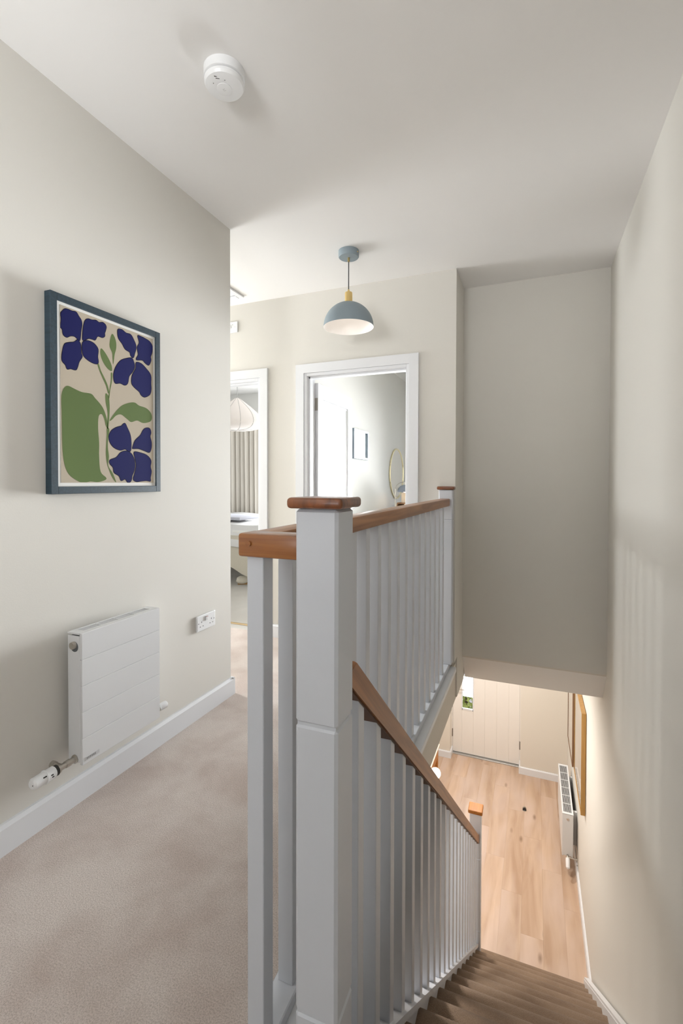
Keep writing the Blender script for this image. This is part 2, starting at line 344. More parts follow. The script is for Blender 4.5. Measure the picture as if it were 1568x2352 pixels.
# small framed mirror on the bedroom wall
t = thing('wall_mirror', 'small rectangular mirror in a thin blue-grey frame on the bedroom wall', 'mirror', (BX, 4.72, 1.45))
ya, yb, za, zb = 4.52, 4.97, 1.475, 1.785
mk('frame', boxes([(BX, BX+.03, ya, ya+.022, za, zb), (BX, BX+.03, yb-.022, yb, za, zb), (BX, BX+.03, ya+.022, yb-.022, za, za+.022), (BX, BX+.03, ya+.022, yb-.022, zb-.022, zb)], .002), mat('pale_blue_frame', (.22, .27, .32), .35), t)
mk('mirror_glass', B(BX+.004, BX+.012, ya+.022, yb-.022, za+.022, zb-.022), M_MIRROR, t)
t = thing('round_mirror', 'round wall mirror with a thin pale gold rim in the bedroom', 'mirror', (BX, 6.15, 1.3))
mk('mirror_glass', lathe([(.325, .002), (.325, .012)], (BX, 6.2, 1.345), 48, 'X'), M_MIRROR, t, smooth=True)
bm = bmesh.new(); n = 64
tube([(BX+.012, 6.2+.33*math.cos(2*math.pi*i/n), 1.345+.33*math.sin(2*math.pi*i/n)) for i in range(n+1)], .011, 8, bm)
mk('rim', bm, mat('pale_gold', (.80, .72, .48), .3, .6), t, smooth=True)
# dressing table with lamp and trinkets
t = thing('dressing_table', 'white dressing table against the bedroom wall under the round mirror', 'table', (BX+.25, 6.1, 0))
mk('table_top', B(BX+.02, BX+.47, 5.5, 6.75, .72, .75, .004), M_DOORW, t)
mk('drawer', B(BX+.04, BX+.45, 5.55, 6.7, .60, .72, .003), M_DOORW, t)
for lx in (BX+.05, BX+.42):
    for ly in (5.55, 6.68): mk('leg', B(lx, lx+.04, ly, ly+.04, 0, .60, .003), M_DOORW, t)
LY, LX = 5.62, -1.588; DX = .118
t = thing('table_lamp', 'slate-blue dome table lamp on a thin arched stem, glowing in the bedroom', 'lamp', (LX, LY, .75))
mk('base', lathe([(.06, .75), (.06, .765), (.055, .77)], (LX, LY, 0), 28), M_BLUEG, t, smooth=True)
arc = [(LX, LY, .765), (LX, LY, 1.13)]+[(LX+.10-.10*math.cos(a), LY, 1.135+.095*math.sin(a)) for a in [math.pi/2*i/10 for i in range(1, 11)]]+[(LX+DX, LY, 1.23), (LX+DX+.001, LY, 1.20)]
mk('stem', tube(arc, .0055, 8), M_NICKEL, t, smooth=True)
cz, dr_ = 1.112, .088
prof = [(dr_*math.cos(a), cz+dr_*math.sin(a)) for a in [math.pi/2*i/10 for i in range(11)]]; prof[-1] = (.004, cz+dr_)
mk('lamp_shade', lathe(prof, (LX+DX, LY, 0), 32, cap=False), mat('slate_blue_shade', (.22, .25, .30), .5), t, smooth=True)
mk('bulb', lathe([(.003, cz-.006), (.024, cz+.002), (.03, cz+.02), (.018, cz+.045), (.004, cz+.055)], (LX+DX, LY, 0), 16), mat('warm_bulb', (1, .8, .5), .4, emit=(1, .62, .30), estr=14), t, smooth=True)
wb = (-1.60, -1.34, 5.74, 5.92)
t = thing('wooden_box', 'small brown wooden display box with pale angled slats on the dressing table', 'box', (-1.47, 5.83, .75))
mk('body', boxes([(wb[0], wb[0]+.012, wb[2], wb[3], .75, .975), (wb[1]-.012, wb[1], wb[2], wb[3], .75, .975), (wb[0]+.012, wb[1]-.012, wb[2], wb[3], .96, .975), (wb[0]+.012, wb[1]-.012, wb[2], wb[3], .75, .765), (wb[0]+.012, wb[1]-.012, wb[3]-.012, wb[3], .765, .96)]), mat('brown_box_wood', (.26, .14, .07), .5), t)
for i in range(6):
    a, b = wb[0]+.03+i*.038, .028 if i else -.05
    mk('slat', prism([(a, .765), (a+.012, .765), (a+.012+b, .96), (a+b, .96)], wb[2]+.004, wb[2]+.012, 'Y'), mat('pale_slat', (.80, .74, .62), .6), t)
tag(mk('linen_book', B(-1.548, -1.40, 5.76, 5.90, .975, 1.098, .004), mat('linen_cover', (.62, .56, .46), .8)), 'beige linen-covered book block standing on the wooden box beside the lamp', 'book')
# ------------------------------------------------------------------ left bedroom
struct('wall_left_bedroom_back', boxes([(-5.2, -3.6, 6.62, 6.72, 0, ZC), (-2.2, BX-.1, 6.62, 6.72, 0, ZC), (-3.6, -2.2, 6.62, 6.72, 0, .5), (-3.6, -2.2, 6.62, 6.72, 2.2, ZC)]), M_ROOM)
struct('wall_left_bedroom_side', boxes([(-5.2, -5.1, YD+.125, 6.62, 0, ZC)]), M_ROOM)
struct('ceiling_left_bedroom', boxes([(-5.2, BX-.05, YD+.06, 6.72, ZC, ZC+.1)]), M_CEIL)
struct('floor_left_bedroom', boxes([(-5.1, BX-.1, YD+.06, 6.62, -.05, 0)]), M_BCARPET)
window('window_4', -3.6, -2.2, .5, 2.2, 6.65)
# curtain, pleated cloth with real depth
def curtain(x0, x1, y, z0, z1, folds):
    bm = bmesh.new(); nx = folds*10; cols = []
    for k in (0, 1):
        for i in range(nx+1):
            u = i/nx; ph = u*folds*2*math.pi; x = x0+(x1-x0)*u+.010*math.sin(ph*2+.7)
            yy = y-.035*math.sin(ph)-.012*math.sin(ph*.37+1)
            cols.append([bm.verts.new((x+.012*math.sin(3*u+zz_*2), yy*1+k*.006+(.01*math.sin(ph*.5)*(1-zz_)), z0+(z1-z0)*zz_)) for zz_ in (0, .25, .5, .75, 1)])
    n = nx+1
    for k in (0, 1):
        for i in range(nx):
            a, b = cols[k*n+i], cols[k*n+i+1]
            for j in range(4): bm.faces.new((a[j], b[j], b[j+1], a[j+1]))
    for i in range(nx):
        for j in (0, 4): bm.faces.new((cols[i][j], cols[i+1][j], cols[n+i+1][j], cols[n+i][j]))
    for i in (0, nx):
        for j in range(4): bm.faces.new((cols[i][j], cols[i][j+1], cols[n+i][j+1], cols[n+i][j]))
    return bm
t = thing('curtain', 'full-length pleated cream curtain with beige backing in the left bedroom window', 'curtain', (-4.3, 6.45, 0))
mk('cloth', curtain(-5.0, -4.02, 6.42, .02, 2.28, 11), mat('cream_curtain', (.72, .67, .60), .9, bump=.2, bscale=400), t, smooth=80)
mk('curtain_pole', tube([(-5.05, 6.44, 2.31), (-1.95, 6.44, 2.31)], .014, 10), M_TRIM, t, smooth=True)
# onion-shaped fabric pendant
c = (-3.46, 5.0)
t = thing('paper_pendant', 'white onion-shaped fabric pendant lamp with thin ribs in the left bedroom', 'ceiling lamp', (c[0], c[1], ZC))
prof = [(.012, 2.285), (.05, 2.262), (.115, 2.215), (.20, 2.15), (.275, 2.08), (.315, 2.01), (.318, 1.96), (.285, 1.915), (.22, 1.89), (.14, 1.882), (.02, 1.88)]
mk('lamp_shade', lathe(smoothpoly(prof, 3, False), (c[0], c[1], 0), 40, cap=False), mat('ivory_fabric', (.84, .78, .74), .8, emit=(1, .86, .76), estr=.06), t, smooth=80)
for k in range(12):
    a = 2*math.pi*k/12+.2
    mk('rib', tube([(c[0]+r*math.cos(a)*1.004, c[1]+r*math.sin(a)*1.004, z) for r, z in smoothpoly(prof, 2, False)], .003, 5), mat('rib_wire', (.55, .52, .49), .6), t)
mk('cord', tube([(c[0], c[1], 2.28), (c[0], c[1], ZC-.02)], .004, 6), mat('grey_cord', (.45, .44, .43), .6), t)
mk('ceiling_rose', lathe([(.045, ZC-.025), (.05, ZC)], (c[0], c[1], 0), 20), M_PLAST, t, smooth=True)
# bed, partly seen through the doorway
t = thing('bed', 'cream tweed upholstered bed with pale grey bedding in the left bedroom', 'bed', (-3.9, 5.5, 0))
bm = bmesh.new(); nx = 24
top = []
for i in range(nx+1):
    x = -4.95+i*(2.25/nx); hem = .085+.34*max(0, min(1, (-2.98-x)/.85))**1.0 if x < -2.98 else .085
    top.append((x, hem+.008*math.sin(i*1.9)))
prism([(x, z) for x, z in top]+[(-2.70, .60), (-4.95, .60)], 4.66, 4.68, 'Y', bm)
mk('valance', bm, mat('cream_tweed', (.66, .61, .51), .9, bump=1.0, bscale=160), t)
mk('mattress', B(-4.95, -2.70, 4.68, 6.30, .30, .68, .05, seg=3), M_PAPERW, t, smooth=True)
bm = bmesh.new()
g = bmesh.ops.create_grid(bm, x_segments=30, y_segments=20, size=.5)
for v in bm.verts:
    x = -3.82+v.co.x*2.34; y = 5.47+v.co.y*1.70
    drop = max(0, (4.70-y))*2.8
    v.co = Vector((x, max(y, 4.645), .735-drop+.012*math.sin(x*7+y*3)+.01*math.sin(y*9)))
e = bmesh.ops.extrude_face_region(bm, geom=bm.faces[:]); 
for v in [q for q in e['geom'] if isinstance(q, bmesh.types.BMVert)]: v.co.z -= .03
mk('duvet', bm, mat('pale_grey_duvet', (.72, .71, .70), .85, bump=.3, bscale=30), t, smooth=80)
mk('headboard', B(-5.08, -4.98, 4.70, 6.30, .0, 1.15, .02, seg=2), MATS['cream_tweed'], t, smooth=True)
for lx, ly in ((-2.85, 4.85), (-2.85, 6.2), (-4.6, 4.85), (-4.6, 6.2), (-3.45, 5.2)): mk('leg', lathe([(.02, 0), (.03, .31)], (lx, ly, 0), 12), mat('dark_leg', (.06, .04, .03), .5), t, smooth=True)
def pillow(name, c_, s_, rot, mt, label):
    bm = bmesh.new(); bmesh.ops.create_grid(bm, x_segments=14, y_segments=14, size=1)
    vs2 = bm.verts[:]; e = bmesh.ops.extrude_face_region(bm, geom=bm.faces[:]); up = [q for q in e['geom'] if isinstance(q, bmesh.types.BMVert)]
    for q in bm.verts:
        f = (max(0, 1-q.co.x**4)*max(0, 1-q.co.y**4))**.5
        q.co.z = (1 if q in set(up) else -1)*f
    M4 = Matrix.Translation(c_) @ Matrix.Rotation(rot[2], 4, 'Z') @ Matrix.Rotation(rot[0], 4, 'X') @ Matrix.Rotation(rot[1], 4, 'Y') @ Matrix.Diagonal((*s_, 1))
    bm.transform(M4); o = mk(name, bm, mt, smooth=80); tag(o, label, 'cushion'); return o
pillow('blue_cushion', (-4.52, 5.5, .98), (.10, .24, .23), (0, .25, 0), mat('blue_cushion_cloth', (.25, .42, .56), .9), 'blue scatter cushion propped at the head of the left bedroom bed')
bm = bmesh.new(); B(-4.3, -3.32, 4.85, 5.35, .757, .80, .018, bm, 2)
tag(mk('folded_throw', bm, mat('grey_throw', (.50, .50, .55), .9, bump=.4, bscale=120), smooth=True), 'folded grey-lilac throw lying on the left bedroom bed', 'throw')
SX, SY = at(556, 1341, Z=.0).x, at(556, 1341, Z=.0).y
t = thing('slipper', 'fluffy cream slipper with a tan sole on the floor beside the bed', 'slipper', (SX, SY, 0), .5)
mk('upper', lathe([(.01, .012), (.055, .012), (.072, .035), (.062, .075), (.03, .095), (.005, .098)], (0, 0, 0), 20), mat('cream_fleece', (.82, .76, .64), .95, bump=1, bscale=140), t, smooth=80, local=True)
mk('toe', lathe([(.01, .03), (.035, .04), (.045, .07), (.03, .105), (.005, .115)], (.055, .02, 0), 16), MATS['cream_fleece'], t, smooth=80, local=True)
mk('sole', B(-.05, .13, -.045, .045, .0, .014, .005), mat('tan_sole', (.55, .32, .13), .7), t, local=True)
# ------------------------------------------------------------------ ceiling and wall fittings on the landing
t = thing('loft_hatch', 'white framed loft hatch in the corridor ceiling', 'hatch', (-2.45, 2.75, ZC))
hx0, hx1, hy0, hy1 = -2.78, -2.10, 2.45, 3.13
mk('frame', boxes([(hx0, hx0+.045, hy0, hy1, ZC-.014, ZC), (hx1-.045, hx1, hy0, hy1, ZC-.014, ZC), (hx0+.045, hx1-.045, hy0, hy0+.045, ZC-.014, ZC), (hx0+.045, hx1-.045, hy1-.045, hy1, ZC-.014, ZC)], .003), M_TRIM, t)
mk('panel', B(hx0+.05, hx1-.05, hy0+.05, hy1-.05, ZC-.006, ZC, .001), M_TRIM, t)
t = thing('ventilation_switch', 'small white isolator switch high on the wall above the left doorway', 'switch', (-2.32, YD, 2.45))
mk('plate', B(-2.395, -2.249, YD-.012, YD, 2.452, 2.540, .004, seg=2), M_PLAST, t)
mk('rocker', B(-2.335, -2.31, YD-.017, YD-.012, 2.485, 2.512, .001), M_PLAST, t)
mk('screw', lathe([(.003, 0), (.003, .0015)], (-2.272, YD-.0135, 2.496), 8, 'Y'), M_NICKEL, t)
mk('indicator', lathe([(.002, 0), (.002, .0015)], (-2.295, YD-.0135, 2.515), 8, 'Y'), M_DARK, t)
# smoke alarm
c = (-1.022, 1.402)
t = thing('smoke_alarm', 'round white smoke alarm on the ceiling above the landing carpet', 'smoke alarm', (c[0], c[1], ZC))
Lz = lambda d: ZC-d
mk('base', lathe([(.071, Lz(0)), (.0705, Lz(.03)), (.066, Lz(.033))], (c[0], c[1], 0), 48), M_PLAST, t, smooth=True)
mk('body', lathe([(.060, Lz(.033)), (.060, Lz(.037)), (.0685, Lz(.0375)), (.0685, Lz(.046)), (.064, Lz(.054)), (.05, Lz(.059)), (.035, Lz(.0605)), (.001, Lz(.061))], (c[0], c[1], 0), 48), M_PLAST, t, smooth=25)
bt = mk('test_button', lathe([(.0265, Lz(.0600)), (.0265, Lz(.0622)), (.024, Lz(.0632)), (.001, Lz(.0634))], (c[0], c[1], 0), 36), M_PLAST, t, smooth=25)
mk('emblem', boxes([(c[0]-.004, c[0]+.004, c[1]-.004, c[1]-.003, Lz(.0638), Lz(.0633)), (c[0]-.004, c[0]-.003, c[1]-.003, c[1]+.004, Lz(.0638), Lz(.0633)), (c[0]-.003, c[0]+.004, c[1]+.003, c[1]+.004, Lz(.0638), Lz(.0633))]), mat('grey_emblem', (.55, .55, .55), .5), bt)
def onalarm(px, py): p = at(px, py, Z=Lz(.060)); return p
for i, (px, py, w_) in enumerate(((497, 177, .008), (499.5, 180.5, .0065))):
    p = onalarm(px, py); bm = B(-w_, w_, -.0011, .0011, -.0012, .0012); bm.transform(Matrix.Translation((p.x, p.y, Lz(.0575+i*.0012))) @ Matrix.Rotation(.55, 4, 'Z'))
    mk('sounder_slot', bm, M_DARK, t)
for px, py in ((490, 191), (516, 184)):
    p = onalarm(px, py); mk('led', lathe([(.0016, Lz(.060)), (.0016, Lz(.0612))], (p.x, p.y, 0), 8), mat('grey_led', (.25, .25, .25), .5), t)
p = onalarm(524, 220); bm = B(-.005, .005, -.006, .006, -.001, .001); bm.transform(Matrix.Translation((p.x, p.y, Lz(.0590))) @ Matrix.Rotation(.5, 4, 'Z'))
mk('cover_tab', bm, mat('light_grey_line', (.70, .70, .70), .5), t)
# dome pendant
c = (-1.088, 2.77)
t = thing('dome_pendant', 'blue-grey metal dome pendant lamp with brass neck hanging over the landing', 'ceiling lamp', (c[0], c[1], ZC))
mk('ceiling_rose', lathe([(.064, ZC), (.064, ZC-.036), (.060, ZC-.041), (.01, ZC-.042)], (c[0], c[1], 0), 40), M_BLUEG, t, smooth=True)
mk('cord_grip', lathe([(.007, ZC-.041), (.007, ZC-.066)], (c[0], c[1], 0), 14), M_BRASS, t, smooth=True)
mk('screw', lathe([(.004, 0), (.004, .004)], (c[0]+.062, c[1]-.012, ZC-.02), 10, 'X'), M_BRASS, t, smooth=True)
mk('cord', tube([(c[0], c[1], ZC-.06), (c[0], c[1], 2.425)], .0032, 8), M_CORD, t, smooth=True)
mk('neck', lathe([(.006, 2.437), (.007, 2.425), (.009, 2.422), (.023, 2.419), (.024, 2.413), (.024, 2.352), (.02, 2.348)], (c[0], c[1], 0), 28), M_BRASS, t, smooth=True)
R_, Rz = .157, 2.203
prof = [(R_*math.cos(a), Rz+R_*.985*math.sin(a)) for a in [math.pi/2*i/16 for i in range(16)]]+[(.012, Rz+R_*.985)]
mk('lamp_shade', lathe(prof, (c[0], c[1], 0), 56, cap=False), M_BLUEG, t, smooth=80)
prof2 = [(r*.985, z-.0015) for r, z in prof]; prof2[0] = (R_*.999, Rz)
mk('shade_lining', lathe(prof2, (c[0], c[1], 0), 56, cap=False), mat('white_lining', (.86, .84, .82), .45), t, smooth=80)
mk('bulb', lathe([(.004, 2.262), (.02, 2.268), (.027, 2.286), (.025, 2.303), (.014, 2.325), (.013, 2.347)], (c[0], c[1], 0), 20), mat('frosted_bulb', (.9, .86, .8), .3, emit=(1, .88, .76), estr=.6), t, smooth=80)
l = bpy.data.lights.new('pendant_bulb', 'POINT'); l.energy = .22; l.color = (1, .88, .76); l.shadow_soft_size = .03
lo = bpy.data.objects.new('pendant_bulb', l); COL.objects.link(lo); lo.location = (c[0], c[1], 2.215)
# ------------------------------------------------------------------ framed floral print on the left wall
W0 = XL
t = thing('floral_picture', 'framed print of blue flowers and green leaves in a dark blue wooden frame', 'picture', (W0, 1.43, 1.19))
ya, yb, za, zb = 1.166, 1.697, 1.188, 1.914; FW = .027; FD = .032
for nm, bx in (('frame_stile', (ya, ya+FW, za, zb)), ('frame_stile', (yb-FW, yb, za, zb)), ('frame_rail', (ya+FW, yb-FW, za, za+FW)), ('frame_rail', (ya+FW, yb-FW, zb-FW, zb))):
    mk(nm, B(W0+.001, W0+FD, bx[0], bx[1], bx[2], bx[3], .0012), M_FRAMEB, t)
XP = W0+FD-.006
mk('mount', B(W0+.002, XP, ya+FW, yb-FW, za+FW, zb-FW), M_PAPERW, t)
py0, py1, pz0, pz1 = 1.207, 1.657, 1.229, 1.876
mk('print_paper', B(XP, XP+.0008, py0, py1, pz0, pz1), M_PAPER, t)
def pic(px, py):       # crop pixels of the print -> (y,z) on the paper
    p = at(60+px/4.3556, 640+py/4.3556, X=XP+.001)
    return (min(max(p.y, py0+.002), py1-.002), min(max(p.z, pz0+.002), pz1-.002))
def wavy(P, amp):
    out = []
    for i, (a, b) in enumerate(P): out.append((a, b))
    return out
petals = [
 [(350,385),(345,350),(365,320),(390,303),(425,310),(460,325),(500,335),(525,375),(550,415),(557,460),(548,520),(540,600),(530,618),(510,600),(480,575),(440,572),(405,585),(372,560),(362,510),(343,480),(350,430)],
 [(575,470),(590,420),(620,403),(660,415),(700,418),(730,440),(770,440),(800,475),(795,515),(785,545),(785,575),(760,588),(715,575),(690,612),(660,605),(620,598),(570,618),(565,560)],
 [(525,620),(545,660),(550,740),(560,780),(530,830),(515,880),(495,912),(445,900),(410,903),(395,865),(362,825),(357,780),(365,720),(385,655),(430,640),(480,635),(510,612)],
 [(565,640),(600,620),(650,632),(690,660),(720,710),(715,780),(722,830),(710,852),(660,840),(600,800),(570,760),(560,700)],
 [(920,508),(960,512),(1000,545),(1045,560),(1075,610),(1100,680),(1085,750),(1070,790),(1045,770),(1035,735),(990,705),(960,650),(925,600),(915,550)],
 [(1115,572),(1150,580),(1190,600),(1235,630),(1262,680),(1258,740),(1245,780),(1248,820),(1225,865),(1190,845),(1160,815),(1100,810),(1120,760),(1110,690),(1130,640)],
 [(1055,795),(1000,800),(945,820),(905,870),(880,930),(875,990),(890,1045),(940,1045),(985,1065),(1015,1045),(1030,975),(1065,930),(1085,880),(1075,830)],
 [(1100,840),(1150,850),(1200,900),(1245,965),(1248,1050),(1250,1110),(1235,1160),(1185,1185),(1150,1165),(1130,1130),(1085,1090),(1055,1045),(1060,970),(1095,900)],
 [(990,1450),(1010,1490),(1040,1560),(1050,1640),(1045,1720),(1020,1725),(990,1705),(940,1715),(880,1690),(840,1640),(828,1580),(850,1525),(900,1490),(950,1475),(970,1455)],
 [(1200,1495),(1235,1500),(1248,1540),(1240,1580),(1253,1640),(1250,1700),(1230,1738),(1180,1720),(1120,1700),(1070,1700),(1065,1690),(1090,1620),(1140,1570),(1170,1515)],
 [(1040,1740),(1075,1790),(1088,1860),(1080,1920),(1060,1970),(1050,2020),(1020,2045),(990,2005),(950,2020),(930,1975),(880,1940),(870,1890),(838,1850),(840,1815),(900,1790),(940,1745),(990,1725)],
 [(1080,1735),(1150,1745),(1210,1770),(1248,1820),(1243,1880),(1252,1930),(1243,1990),(1243,2025),(1200,2020),(1150,2025),(1100,2030),(1070,2005),(1085,1950),(1100,1870),(1090,1800)]]
leaves = [
 [(395,1078),(430,1075),(490,1105),(560,1135),(650,1152),(690,1195),(750,1265),(785,1330),(810,1420),(815,1490),(800,1480),(780,1400),(755,1355),(725,1380),(720,1500),(730,1640),(730,1780),(745,1930),(800,1990),(790,2015),(720,2035),(640,2030),(570,2045),(500,2015),(430,1960),(390,1880),(368,1760),(360,1600),(357,1400),(352,1200),(365,1120)],
 [(835,1420),(880,1350),(950,1275),(1020,1245),(1085,1240),(1130,1270),(1200,1295),(1245,1340),(1258,1390),(1240,1430),(1170,1445),(1110,1420),(1050,1435),(1010,1405),(950,1360),(900,1370),(860,1410)],
 [(750,697),(790,740),(835,820),(857,880),(855,925),(810,895),(765,825),(742,750)],
 [(860,553),(885,585),(900,640),(900,700),(885,760),(872,855),(865,800),(860,740),(835,680),(840,610)],
 [(795,1148),(825,1180),(835,1270),(832,1380),(822,1490),(808,1490),(815,1380),(812,1320),(795,1230)],
 [(712,852),(726,852),(748,920),(780,985),(815,1065),(830,1140),(818,1142),(800,1075),(765,995),(735,925)],
 [(848,945),(862,950),(858,1030),(842,1110),(832,1195),(822,1190),(835,1100),(848,1020)],
 [(808,1490),(832,1510),(820,1600),(818,1690),(828,1780),(822,1870),(868,1950),(902,2042),(860,1985),(825,1900),(808,1840),(798,1750),(802,1640),(806,1560)]]
def ink(P, off, grow=0):
    Q = [pic(a, b) for a, b in smoothpoly(P, 4)]
    if grow:
        n = len(Q); out = []
        ar = sum(Q[i][0]*Q[(i+1) % n][1]-Q[(i+1) % n][0]*Q[i][1] for i in range(n))
        for i in range(n):
            dx = Q[(i+1) % n][0]-Q[i-1][0]; dy = Q[(i+1) % n][1]-Q[i-1][1]; d = math.hypot(dx, dy) or 1; sg = 1 if ar > 0 else -1
            out.append((min(max(Q[i][0]+sg*dy/d*grow, py0+.001), py1-.001), Q[i][1]-sg*dx/d*grow))
        Q = out
    return prism(Q, XP+.0008, XP+.0008+off, 'X')
for P in petals:
    a = mk('petal', ink(P, .0003, .0022), M_NAVY, t); mk('petal_ink', ink(P, .0005), M_BLUE, a)
for P in leaves: mk('leaf' if len(P) > 10 else 'stem', ink(P, .0003), M_GREEN, t)
# ------------------------------------------------------------------ radiators
def valve(t, x, y, z, sgn, body_mt, big=True):   # angled thermostatic valve: tail along -y (sgn=-1) or +y
    v = bmesh.new()
    if big:
        lathe([(.016, 0), (.016, sgn*.004), (.0105, sgn*.006), (.0105, sgn*.022), (.0125, sgn*.023), (.0125, sgn*.04), (.0105, sgn*.041), (.0105, sgn*.062), (.0155, sgn*.064), (.0155, sgn*.074)], (x, y, z), 20, 'Y', v)
        lathe([(.0095, .0), (.0095, .03), (.0125, .031), (.0125, .048)], (x, y+sgn*.055, z), 16, 'X', v)
        for q in v.verts:
            if abs(q.co.y-(y+sgn*.055)) < .02 and abs(q.co.x-x) > .017 and q.co.x > x: q.co.x = 2*x-q.co.x
        bo = mk('valve_body', v, body_mt, t, smooth=True)
        mk('valve_collar', lathe([(.0185, sgn*.073), (.0185, sgn*.084)], (x, y, z), 24, 'Y'), M_DARK, bo, smooth=True)
        hd = mk('valve_head', lathe([(.019, sgn*.084), (.021, sgn*.086), (.021, sgn*.113), (.0235, sgn*.114), (.0235, sgn*.118), (.0205, sgn*.119), (.0195, sgn*.158), (.014, sgn*.164), (.001, sgn*.165)], (x, y, z), 28, 'Y'), M_PLAST, t, smooth=25)
        for a_, d0, d1 in ((.25, .1, .108), (.55, .122, .134), (-.1, .098, .105), (.0, .160, .1655)):
            ca, sa = math.cos(a_), math.sin(a_); r_ = .0212 if d0 < .12 else (.0202 if d0 < .15 else .008)
            bm = B(-.0012, .0012, min(sgn*d0, sgn*d1), max(sgn*d0, sgn*d1), -.0018, .0018); bm.transform(Matrix.Translation((x+r_*ca, y, z+r_*sa)))
            mk('mark', bm, M_DARK, hd)
    else:
        lathe([(.009, 0), (.009, sgn*.018), (.011, sgn*.019), (.011, sgn*.035)], (x, y, z), 16, 'Y', v)
        bo = mk('valve_body', v, body_mt, t, smooth=True)
        mk('lockshield_cap', lathe([(.0145, sgn*.033), (.016, sgn*.036), (.0155, sgn*.072), (.011, sgn*.077), (.001, sgn*.078)], (x, y, z+.004), 20, 'Y'), M_PLAST, bo, smooth=True)
def grille(t, x0, x1, y0, y1, z, ncell, nx_):
    g = bmesh.new(); ln = (y1-y0)
    B(x0, x1, y0, y0+.03, z-.006, z, 0, g); B(x0, x1, y1-.03, y1, z-.006, z, 0, g); B(x0, x0+.014, y0+.03, y1-.03, z-.006, z, 0, g); B(x1-.014, x1, y0+.03, y1-.03, z-.006, z, 0, g)
    gr = mk('top_grille', g, M_RAD, t)
    for i in range(1, ncell): yy = y0+.03+(ln-.06)*i/ncell; mk('cross_bar', B(x0+.014, x1-.014, yy-.003, yy+.003, z-.005, z-.0005), M_RAD, gr)
    for i in range(1, nx_): xx = x0+.014+(x1-x0-.028)*i/nx_; mk('slat', B(xx-.0013, xx+.0013, y0+.03, y1-.03, z-.006, z-.0015), M_RAD, gr)
RX0, RX1, RY0, RY1, RZ0, RZ1 = XL+.032, XL+.105, 1.224, 1.610, .195, .680
t = thing('radiator', 'white flat panel radiator with five horizontal bands under the floral picture', 'radiator', (XL, 1.417, RZ0))
mk('body', B(RX0+.006, RX1-.012, RY0+.006, RY1-.006, RZ0+.01, RZ1-.03), M_RAD, t)
dz = (RZ1-RZ0)/5
for i in range(5):
    z0_ = RZ0+i*dz; mk('front_panel', B(RX1-.012, RX1, RY0, RY1, z0_+(.0002 if i else 0), z0_+dz-(.0002 if i < 4 else 0), .0017), M_RAD, t)
for yy in (RY0, RY1-.006): mk('side_panel', B(RX0, RX1-.013, yy, yy+.006, RZ0+.006, RZ1-.012, .002), M_RAD, t)
mk('core', B(RX0+.008, RX1-.018, RY0+.01, RY1-.01, RZ0+.02, RZ1-.014), mat('grey_core', (.20, .20, .20), .6), t)
grille(t, RX0, RX1-.0125, RY0, RY1, RZ1-.0005, 4, 6)
mk('plug_recess', lathe([(.019, -.0015), (.019, .0)], (RX0+.036, RY0+.0005, RZ1-.052), 24, 'Y'), mat('grey_recess', (.12, .13, .14), .5), t, smooth=True)
mk('bleed_plug', lathe([(.0125, -.012), (.0135, -.010), (.0135, .0)], (RX0+.036, RY0-.001, RZ1-.046), 20, 'Y'), M_NICKEL, t, smooth=True)
valve(t, RX0+.036, RY0, RZ0+.018, -1, M_NICKEL); valve(t, RX0+.036, RY1, RZ0+.016, 1, M_NICKEL, False)
bd = mk('badge', B(RX1, RX1+.0012, RY0+.012, RY0+.072, RZ0+.012, RZ0+.026, .0005), mat('silver_badge', (.62, .62, .63), .4, .3), t)
for i in range(6): mk('letter', B(RX1+.0012, RX1+.0015, RY0+.017+i*.007, RY0+.021+i*.007, RZ0+.015, RZ0+.0235), mat('badge_grey', (.28, .28, .28), .5), bd)
for yy in (RY0+.08, RY1-.08): mk('bracket', B(XL+.001, RX0+.008, yy-.015, yy+.015, RZ0+.05, RZ1-.08), M_RAD, t)
# double socket
t = thing('double_socket', 'white double power socket on the wall between the radiator and the wall end', 'socket', (XL, 2.047, .449))
sy0, sz0 = 1.973, .449; SWd, SHt = .150, .083
mk('plate', B(XL, XL+.011, sy0, sy0+SWd, sz0, sz0+SHt, .004, seg=2), M_PLAST, t)
for k in (0, 1):
    ry = sy0+.066+k*.010; rk = mk('rocker', B(XL+.011, XL+.016, ry, ry+.0085, sz0+.048, sz0+.072, .001), M_PLAST, t)
    mk('red_mark', B(XL+.016, XL+.0163, ry+.0015, ry+.007, sz0+.0665, sz0+.0695), mat('red_mark', (.35, .03, .03), .5), rk)
    oy = sy0+.036+k*.080
    for dy, dz_, hw, hh in ((0, .046, .0018, .0042), (-.0115, .024, .0032, .002), (.0115, .024, .0032, .002)):
        mk('pin_hole', B(XL+.0109, XL+.0113, oy+dy-hw, oy+dy+hw, sz0+dz_-hh, sz0+dz_+hh), M_DARK, t)
for yy in (sy0+.012, sy0+SWd-.012): mk('screw', lathe([(.0028, .0108), (.0028, .0116)], (XL, yy, sz0+.042), 10, 'X'), mat('dark_screw', (.12, .12, .12), .4, .6), t)
